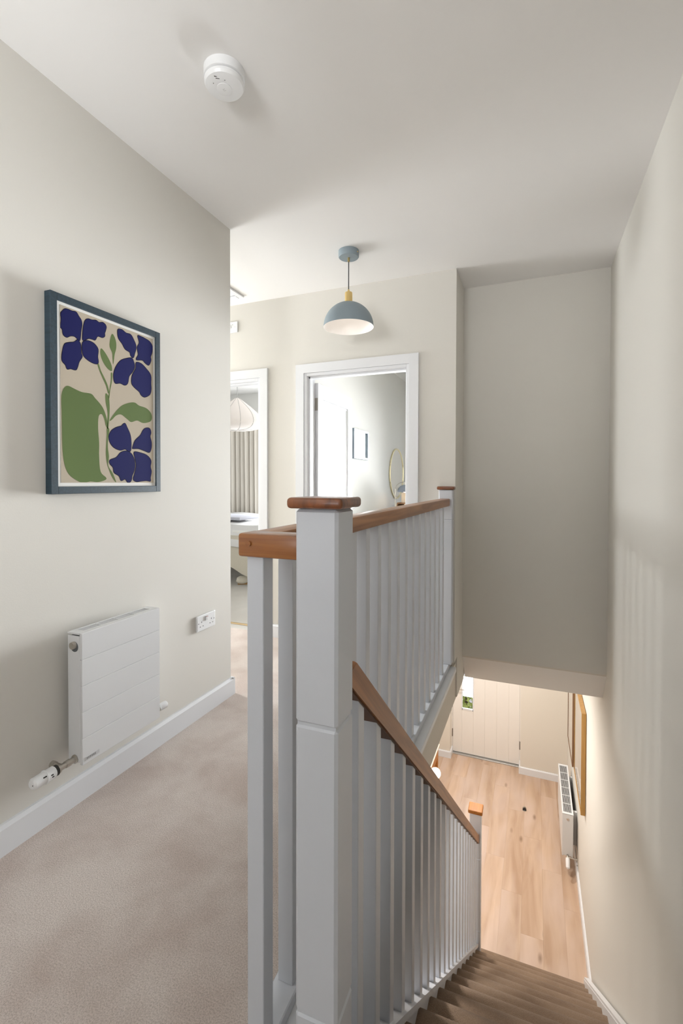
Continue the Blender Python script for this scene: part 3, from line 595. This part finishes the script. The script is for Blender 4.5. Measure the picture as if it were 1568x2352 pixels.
# ------------------------------------------------------------------ landing balustrade
NW = .045
def newel(parent, cx, cy, z0, z1, grooves, half=False, local=False, bev=.006, y0=None):
    a = bmesh.new(); zs = [z0]+grooves+[z1]
    ya_, yb_ = (cy-NW, cy+NW) if y0 is None else y0
    for i in range(len(zs)-1):
        B(cx-NW, cx+NW, ya_, yb_, zs[i]+(.0012 if i else 0), zs[i+1]-.0012, bev, a)
    for g_ in grooves: B(cx-NW+.004, cx+NW-.004, ya_+.004, yb_-.004, g_-.008, g_+.008, 0, a)
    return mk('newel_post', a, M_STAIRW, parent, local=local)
def cap(post, cx, cy, z, mt, local=False, hw=.0585, y0=None, thick=.0215):
    ya_, yb_ = (cy-hw, cy+hw) if y0 is None else y0
    return mk('newel_cap', B(cx-hw, cx+hw, ya_, yb_, z, z+thick, .0075, seg=3), mt, post, smooth=True, local=local)
t = thing('landing_balustrade', 'white landing balustrade with oak handrail running to the bedroom door wall', 'balustrade', (-.558, 2.05, 0))
RT, RB = H-.1115, H-.1615
mk('handrail', B(-.591, -.526, .861, YD-.062, RB, RT, .006, seg=2), M_OAKY, t, smooth=True)
hr = mk('handrail_return', B(-.5935, -.4375, .858, .922, RB-.0005, RT+.0005, .006, seg=2), M_OAKX, t, smooth=True)
p = at(571, 1248.5, Y=.858)
mk('peg', lathe([(.0062, -.003), (.0062, .002)], (p.x, .858, p.z), 16, 'Y'), M_OAKX, hr, smooth=True)
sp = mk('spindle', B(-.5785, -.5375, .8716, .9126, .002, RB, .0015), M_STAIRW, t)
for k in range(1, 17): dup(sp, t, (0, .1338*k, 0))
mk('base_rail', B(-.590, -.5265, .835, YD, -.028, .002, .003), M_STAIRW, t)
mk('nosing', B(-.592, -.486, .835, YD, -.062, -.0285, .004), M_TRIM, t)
p2 = newel(t, -.5555, 0, .002, 1.183, [.98], y0=(YD-.062, YD), bev=.004)
cap(p2, -.5555, 0, 1.183, M_CAP, y0=(YD-.075, YD), hw=.0575)
# ------------------------------------------------------------------ stair flight (own frame: x across, y down the flight)
PV = Vector((-.3916, .87, 0)); S_ = .8339; GO, RI = .218, .18181
st = thing('staircase', 'carpeted staircase with white spindles, newel posts and a sloping oak handrail down to the hall', 'stairs', PV, TH)
SW = .8276
def step_profile(ov=.022):
    # nosing in y/z, rounded over; origin at the nosing tip top
    pr = [(-GO+.0, -.0)]
    pr = [(-GO+.002, 0), (-.062, 0), (-.046, -.0012), (-.031, -.0045), (-.019, -.010), (-.009, -.018), (-.002, -.028), (0, -.038), (-.003, -.048), (-.011, -.057), (-.022, -.064), (-.03, -.08), (-.03, -RI-.012), (-.066, -RI-.012), (-GO+.002, -.03)]
    return pr
for n in range(1, 16):
    yn, zn = n*GO, -n*RI
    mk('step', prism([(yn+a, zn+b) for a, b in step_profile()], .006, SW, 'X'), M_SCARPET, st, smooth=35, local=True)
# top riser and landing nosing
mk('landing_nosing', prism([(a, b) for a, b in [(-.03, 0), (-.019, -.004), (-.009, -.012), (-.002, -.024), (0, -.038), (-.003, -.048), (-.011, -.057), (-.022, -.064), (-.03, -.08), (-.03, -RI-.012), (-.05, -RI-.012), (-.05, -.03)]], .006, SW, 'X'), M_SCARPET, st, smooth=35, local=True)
def string(x0, x1, up, dn, ya_, yb_):
    return prism([(ya_, up-S_*ya_), (yb_, up-S_*yb_), (yb_, max(ZF, dn-S_*yb_)), (3.05, max(ZF, dn-S_*3.05)), (ya_, dn-S_*ya_)], x0, x1, 'X')
mk('outer_string', string(-.016, .016, .018, -.27, .04, 3.12), M_STAIRW, st, local=True)
mk('string_capping', prism([(.04, .022-S_*.04), (3.11, .022-S_*3.11), (3.11, -.004-S_*3.11), (.04, -.004-S_*.04)], -.033, .033, 'X'), M_STAIRW, st, local=True)
mk('wall_string', prism([(-.03, .035), (3.30, .010-S_*3.30), (3.30, ZF), (3.1, ZF), (-.03, -.25)], SW, SW+.028, 'X'), M_TRIM, st, local=True)
mk('wall_string_capping', prism([(-.03, .052), (3.31, .027-S_*3.31), (3.31, .007-S_*3.31), (-.03, .03)], SW+.004, SW+.0395, 'X'), M_TRIM, st, local=True)
mk('spandrel', prism([(.04, -.2-S_*.04), (3.1, -.2-S_*3.1), (3.1, ZF), (.04, ZF)], -.012, .004, 'X'), M_HALL, st, local=True)
# stair balustrade
sb = st
nw = newel(sb, 0, 0, -.55, 1.1825, [.177, .757], local=True)
cap(nw, 0, -.0, 1.1825, M_CAP, local=True)
ln = newel(sb, 0, 3.145, ZF, -1.492, [-2.46, -1.86], local=True); cap(ln, 0, 3.145, -1.492, M_CAP2, local=True, hw=.057, thick=.03)
# handrail, built along its own axis and set to the pitch
ang = math.atan(S_); L_ = 3.055/math.cos(ang)
prof = [(-.030, .0), (.030, .0), (.030, .052), (.022, .056), (-.022, .056), (-.030, .052)]
bm = prism(prof, 0, L_, 'Y')
for v in bm.verts:      # plumb cuts against the newel faces
    v.co.y += v.co.z*math.tan(ang)
o = mk('handrail', bm, M_OAKR, sb, local=True); o.location = (0, .045, .856-S_*.045); o.rotation_euler = (-ang, 0, 0)
bm = prism([(-.024, -.004), (.024, -.004), (.024, .001), (-.024, .001)], 0, L_, 'Y')
for v in bm.verts: v.co.y += v.co.z*math.tan(ang)
o2 = mk('handrail_fillet', bm, mat('dark_oak_groove', (.12, .045, .012), .5), sb, local=True); o2.location = o.location; o2.rotation_euler = (-ang, 0, 0)  # oak darkened in colour for the shade under the rail
# spindle with raked ends
y0_, y1_ = .148, .189
bm = prism([(y0_, .020-S_*y0_), (y1_, .020-S_*y1_), (y1_, .862-S_*y1_), (y0_, .862-S_*y0_)], -.0205, .0205, 'X')
bmesh.ops.bevel(bm, geom=[e for e in bm.edges if abs(e.verts[0].co.z-e.verts[1].co.z) > .5], offset=.0015, segments=1, affect='EDGES')
sp = mk('spindle', bm, M_STAIRW, sb, local=True)
for k in range(1, 21): dup(sp, sb, (0, .1405*k, -.1405*k*S_))
# ------------------------------------------------------------------ hall below
hx0, hx1 = XL, .45
struct('wall_hall_left', boxes([(hx0-.1, hx0, -.2, 7.4, ZF, ZH)]), M_HALL)
struct('wall_hall_back', boxes([(hx0, .5, -.3, -.2, ZF, ZH)]), M_HALL)
FD0, FD1, FDT, YF = -1.150, -.163, ZF+2.10, 7.13
struct('wall_hall_front', boxes([(hx0-.1, FD0, YF, YF+.28, ZF, ZH), (FD1, .56, YF, YF+.28, ZF, ZH), (FD0, FD1, YF, YF+.28, FDT, ZH)]), M_HALL)
struct('ceiling_hall', boxes([(hx0-.1, .56, YS+.29, YF+.28, ZH, -.05), (hx0-.1, XE-.012, YD+.2, YS+.29, ZH, -.05)]), M_CEIL)
fl = struct('floor_hall', boxes([(hx0, .46, -.2, YF+.3, ZF-.06, ZF-.012)]), mat('plank_joint', (.30, .19, .12), .7))
PW, PL = .192, 1.285
def plank_mesh(w_, l_):
    return B(0, w_, 0, l_, -.012, 0, .0004)
cache = {}
i = 0; x = hx0
while x < .458:
    wd = min(PW, .46-x); off = (i*.43) % PL; y = 1.6-off
    while y < YF+.18:
        a, b = max(y, 1.2), min(y+PL, YF+.19)
        if b-a > .05:
            key = (round(wd, 3), round(b-a, 3))
            if key not in cache:
                o = mk('plank', plank_mesh(wd-.0003, b-a-.0003), M_LAM, fl); cache[key] = o.data
            else:
                o = bpy.data.objects.new('plank', cache[key]); COL.objects.link(o); o.parent = fl
            o.location = (x, a, ZF)
        y += PL
    x += PW; i += 1
skirt('baseboard_hall_front', [(FD1-.0, YF-s, XR(YF)-.0, YF-s, 0, -1), (hx0, YF-s, FD0, YF-s, 0, -1)], z=ZF)
skirt('baseboard_hall_return', [(FD1-s, YF-s, FD1-s, YF+.17, -1, 0), (FD0+s, YF-s, FD0+s, YF+.17, 1, 0)], z=ZF)
skirt('baseboard_hall_right', [(XR(4.14)-s, 4.17, XR(YF)-s, YF, -1, 0)], z=ZF)
skirt('baseboard_hall_left', [(hx0+s, 0, hx0+s, YF, 1, 0)], z=ZF)
# front door of vertical boards with a glazed slot
dr = empty('door_2', (-.65, YF+.17, ZF)); dr['kind'] = 'structure'
yd0, yd1 = YF+.175, YF+.225
edges = [-1.135, -1.0, -.832, -.666, -.498, -.327, -.178]
zt = FDT-.03; z0_ = ZF+.02; gz0, gz1, gx0, gx1 = -2.215, -1.30, -.998, -.837
for a, b in zip(edges, edges[1:]):
    if abs(a+1.0) < .01:
        bb = boxes([(a+.0002, b-.0002, yd0, yd1, z0_, gz0), (a+.0002, b-.0002, yd0, yd1, gz1, zt)], .0022)
    else: bb = B(a+.0002, b-.0002, yd0, yd1, z0_, zt, .0022)
    mk('board', bb, M_FDOOR, dr)
gl = mk('pane', B(gx0, gx1, yd0+.022, yd0+.028, gz0, gz1), M_GLASS, dr)
mk('glazing_bead', boxes([(gx0-.012, gx0+.006, yd0-.006, yd0+.004, gz0-.012, gz1+.012), (gx1-.006, gx1+.012, yd0-.006, yd0+.004, gz0-.012, gz1+.012), (gx0, gx1, yd0-.006, yd0+.004, gz0-.012, gz0+.012), (gx0, gx1, yd0-.006, yd0+.004, gz1-.006, gz1+.012)]), M_TRIM, dr)
mk('threshold', B(FD0, FD1, yd0-.045, yd1+.02, ZF-.004, ZF+.014, .003), mat('grey_threshold', (.40, .39, .37), .4, .5), dr)
for hx in (FD1+.012, FD0-.002):
    for hz in (ZF+.25, ZF+1.85): mk('hinge', lathe([(.009, hz), (.009, hz+.12)], (-.172 if hx > -.5 else -1.141, yd0-.008, 0), 10), mat('dark_steel', (.22, .20, .18), .4, .8), dr, smooth=True)
hd = tube([(-1.06, yd0, -1.90), (-1.06, yd0-.055, -1.90), (-1.05, yd0-.06, -1.90), (-.955, yd0-.06, -1.90)], .009, 10); mk('door_handle', hd, M_CHROME, dr, smooth=True)
mk('jamb', boxes([(FD0, -1.137, YF+.16, yd1+.02, ZF, FDT), (-.176, FD1, YF+.16, yd1+.02, ZF, FDT), (-1.137, -.176, YF+.16, yd1+.02, FDT-.028, FDT)]), M_FDOOR, dr)
# garden seen through the slot
struct('ground_outside', boxes([(-6, 5, 7.45, 16, ZF-.15, ZF-.1)]), mat('gravel', (.55, .48, .47), .9, bump=1, bscale=40, vary=.3))
for bi, (bx, by, bz, br, sd) in enumerate(((-1.14, 8.75, -2.62, .36, 3), (-1.95, 9.3, -2.45, .5, 4), (-.2, 9.4, -2.5, .45, 5))):
    random.seed(sd); t = thing('garden_shrub', ['small yellow-green shrub seen through the glazed slot of the front door', 'larger green shrub standing behind the small one in the front garden', 'rounded green shrub outside in line with the front door hinges'][bi], 'shrub', (bx, by, ZF-.1), 0, 'shrubs in the front garden')
    f = bmesh.new()
    for k in range(700):
        d = Vector((random.gauss(0, 1), random.gauss(0, 1), random.gauss(0, 1))).normalized()*br*random.uniform(.55, 1); c0 = Vector((bx, by, bz))+Vector((d.x, d.y, d.z*.95))
        u = Vector((random.gauss(0, 1), random.gauss(0, 1), random.gauss(0, 1))).normalized(); v = u.cross(d).normalized(); sz = random.uniform(.03, .055)
        f.faces.new([f.verts.new(c0+u*sz), f.verts.new(c0+v*sz*.5), f.verts.new(c0-u*sz), f.verts.new(c0-v*sz*.5)])
    o = mk('foliage', f, mat('leaf_green', (.42, .46, .12), .6, vary=.35), t); o['kind'] = 'stuff'
    mk('stem', tube([(bx, by, ZF-.1), (bx+.03, by, bz)], [.04, .02], 8), mat('bark', (.12, .08, .05), .8), t)
# hall radiator on the right wall
xb = XR(5.9)-.042; xf = xb-.108; ra, rb, rz0, rz1 = 5.50, 6.45, -2.745, -2.285
t = thing('hall_radiator', 'white double panel radiator with a slotted top on the hall wall below the gold frame', 'radiator', (xb, 5.9, rz0))
mk('front_panel', B(xf, xf+.016, ra, rb, rz0, rz1-.006, .003), M_RAD, t); mk('back_panel', B(xb-.016, xb, ra, rb, rz0, rz1-.006, .003), M_RAD, t)
mk('side_panel', B(xf+.004, xb-.004, ra-.002, ra+.003, rz0+.012, rz1-.003, .001), M_RAD, t); mk('side_panel', B(xf+.004, xb-.004, rb-.003, rb+.002, rz0+.012, rz1-.003, .001), M_RAD, t)
mk('core', B(xf+.012, xb-.012, ra+.01, rb-.01, rz0+.03, rz1-.012), M_DARK, t)
grille(t, xf, xb, ra-.002, rb+.002, rz1, 6, 9)
mk('bleed_plug', lathe([(.012, -.008), (.014, -.006), (.014, 0)], ((xf+xb)/2, ra-.001, rz1-.055), 18, 'Y'), M_CHROME, t, smooth=True)
v = bmesh.new(); xm = (xf+xb)/2
tube([(xm, ra, rz0+.02), (xm, ra-.03, rz0+.02), (xm, ra-.045, rz0+.01)], .011, 12, v); tube([(xm, ra-.035, rz0+.02), (XR(ra)-.002, ra-.035, rz0+.02)], .008, 10, v)
mk('valve_body', v, M_NICKEL, t, smooth=True)
mk('valve_head', tube([(xm, ra-.035, rz0+.012), (xm, ra-.05, rz0-.0), (xm-.001, ra-.095, rz0-.045), (xm-.001, ra-.103, rz0-.053)], [.019, .021, .02, .010], 20), M_PLAST, t, smooth=True)
for yy in (ra+.15, rb-.15): mk('bracket', B(xb, XR(yy)-.001, yy-.015, yy+.015, rz0+.05, rz1-.05), M_RAD, t)
# framed pictures on the hall wall
def wallframe(label, y0, y1, z0, z1, dep, fwid, mt, name):
    t = thing(name, label, 'picture', (XR((y0+y1)/2), (y0+y1)/2, z0), math.atan(.006))
    xo = 0; yl0, yl1 = -(y1-y0)/2, (y1-y0)/2; zz0, zz1 = 0, z1-z0
    for nm, bx in (('frame_stile', (yl0, yl0+fwid, zz0, zz1)), ('frame_stile', (yl1-fwid, yl1, zz0, zz1)), ('frame_rail', (yl0+fwid, yl1-fwid, zz0, zz0+fwid)), ('frame_rail', (yl0+fwid, yl1-fwid, zz1-fwid, zz1))):
        mk(nm, B(-dep, -.004, *bx, .001), mt, t, local=True)
    mk('print_sheet', B(-dep+.008, -.004, yl0+fwid, yl1-fwid, zz0+fwid, zz1-fwid), mat('cream_sheet', (.84, .79, .72), .5), t, local=True)
    mk('glazing', B(-dep+.004, -dep+.0055, yl0+fwid, yl1-fwid, zz0+fwid, zz1-fwid), M_GLASS, t, local=True)
wallframe('large deep gold-oak framed picture on the hall wall above the radiator', 4.80, 5.55, -1.82, -.88, .042, .012, M_GOLD, 'gold_frame')
wallframe('slim brown framed picture on the hall wall towards the front door', 6.06, 6.78, -2.08, -1.1, .022, .010, M_WALNUT, 'brown_frame')
# door stop on the floor
p = at(1204, 1861, Z=ZF); t = thing('door_stop', 'small bronze half-moon door stop on the laminate floor', 'door stop', (p.x, p.y, ZF))
mk('base', lathe([(.026, 0), (.026, .005), (.022, .007)], (0, 0, 0), 24), M_NICKEL, t, smooth=True, local=True)
mk('dome', prism([(.024*math.cos(a), .007+.036*math.sin(a)) for a in [math.pi*i/14 for i in range(15)]], -.009, .012, 'Y'), M_NICKEL, t, smooth=True, local=True)
mk('rubber', prism([(.021*math.cos(a), .007+.031*math.sin(a)) for a in [math.pi*i/14 for i in range(15)]], -.016, -.009, 'Y'), M_DARK, t, local=True)
# oak console table and glowing lamp at the left of the hall
cx1 = -1.115; t = thing('console_table', 'oak console table with a pale top in the hall beside the front door', 'table', (-1.3, 5.6, ZF))
mk('table_top', B(-1.56, cx1, 5.0, 6.10, ZF+.725, ZF+.75, .003), mat('pale_top', (.86, .72, .60), .4), t)
mk('apron', B(-1.54, cx1-.012, 5.03, 6.07, ZF+.60, ZF+.725), M_CAP2, t)
for lx in (-1.54, cx1-.052):
    for ly in (5.03, 6.03): mk('leg', B(lx, lx+.04, ly, ly+.04, ZF, ZF+.60, .003), M_CAP2, t)
mk('shelf', B(-1.54, cx1-.02, 5.07, 6.03, ZF+.14, ZF+.165), M_CAP2, t)
t = thing('globe_lamp', 'glowing warm white globe lamp on the oak console table', 'lamp', (at(999.5, 1776, Z=-2.034).x, at(999.5, 1776, Z=-2.034).y, ZF+.75))
mk('base', lathe([(.06, 0), (.06, .012), (.014, .018), (.012, .07), (.03, .075)], (0, 0, 0), 20), M_BRASS, t, smooth=True, local=True)
mk('globe', lathe([(.008, .07)]+[(.058*math.sin(a), .125-.058*math.cos(a)) for a in [math.pi*(i+1)/14 for i in range(13)]]+[(.003, .183)], (0, 0, 0), 24), mat('glowing_globe', (1, .9, .75), .3, emit=(1, .80, .55), estr=9), t, smooth=80, local=True)
# unseen ceiling lights added to brighten and warm the hall
for k, (dx, dy) in enumerate(((-.55, 4.55), (-.55, 6.0), (-1.2, 2.2))):
    t = thing('downlight', ['recessed white downlight in the hall ceiling beside the foot of the stairs', 'recessed white downlight in the hall ceiling beside the front door', 'large round opal flush light on the hall ceiling under the landing'][k], 'ceiling lamp', (dx, dy, ZH), 0, 'hall ceiling lights')
    q = 1 if k < 2 else 4.2
    mk('bezel', lathe([(.045*q, -.001), (.047*q, -.006), (.036*q, -.008), (.034*q, -.002)], (0, 0, 0), 32), M_PLAST, t, smooth=True, local=True)
    mk('lens', lathe([(.034*q, -.004), (.001, -.0045)], (0, 0, 0), 24), mat('downlight_lens', (1, .9, .8), .3, emit=(1, .82, .66), estr=10) if k < 2 else mat('opal_lens', (1, .95, .9), .3, emit=(1, .94, .88), estr=2), t, local=True)
    l = bpy.data.lights.new('downlight_lamp', 'AREA'); l.shape = 'DISK'; l.size = .07 if k < 2 else .28; l.energy = 25 if k < 2 else 20; l.color = (1, .965, .925)
    lo = bpy.data.objects.new('downlight_lamp', l); COL.objects.link(lo); lo.location = (dx, dy, ZH-.012)
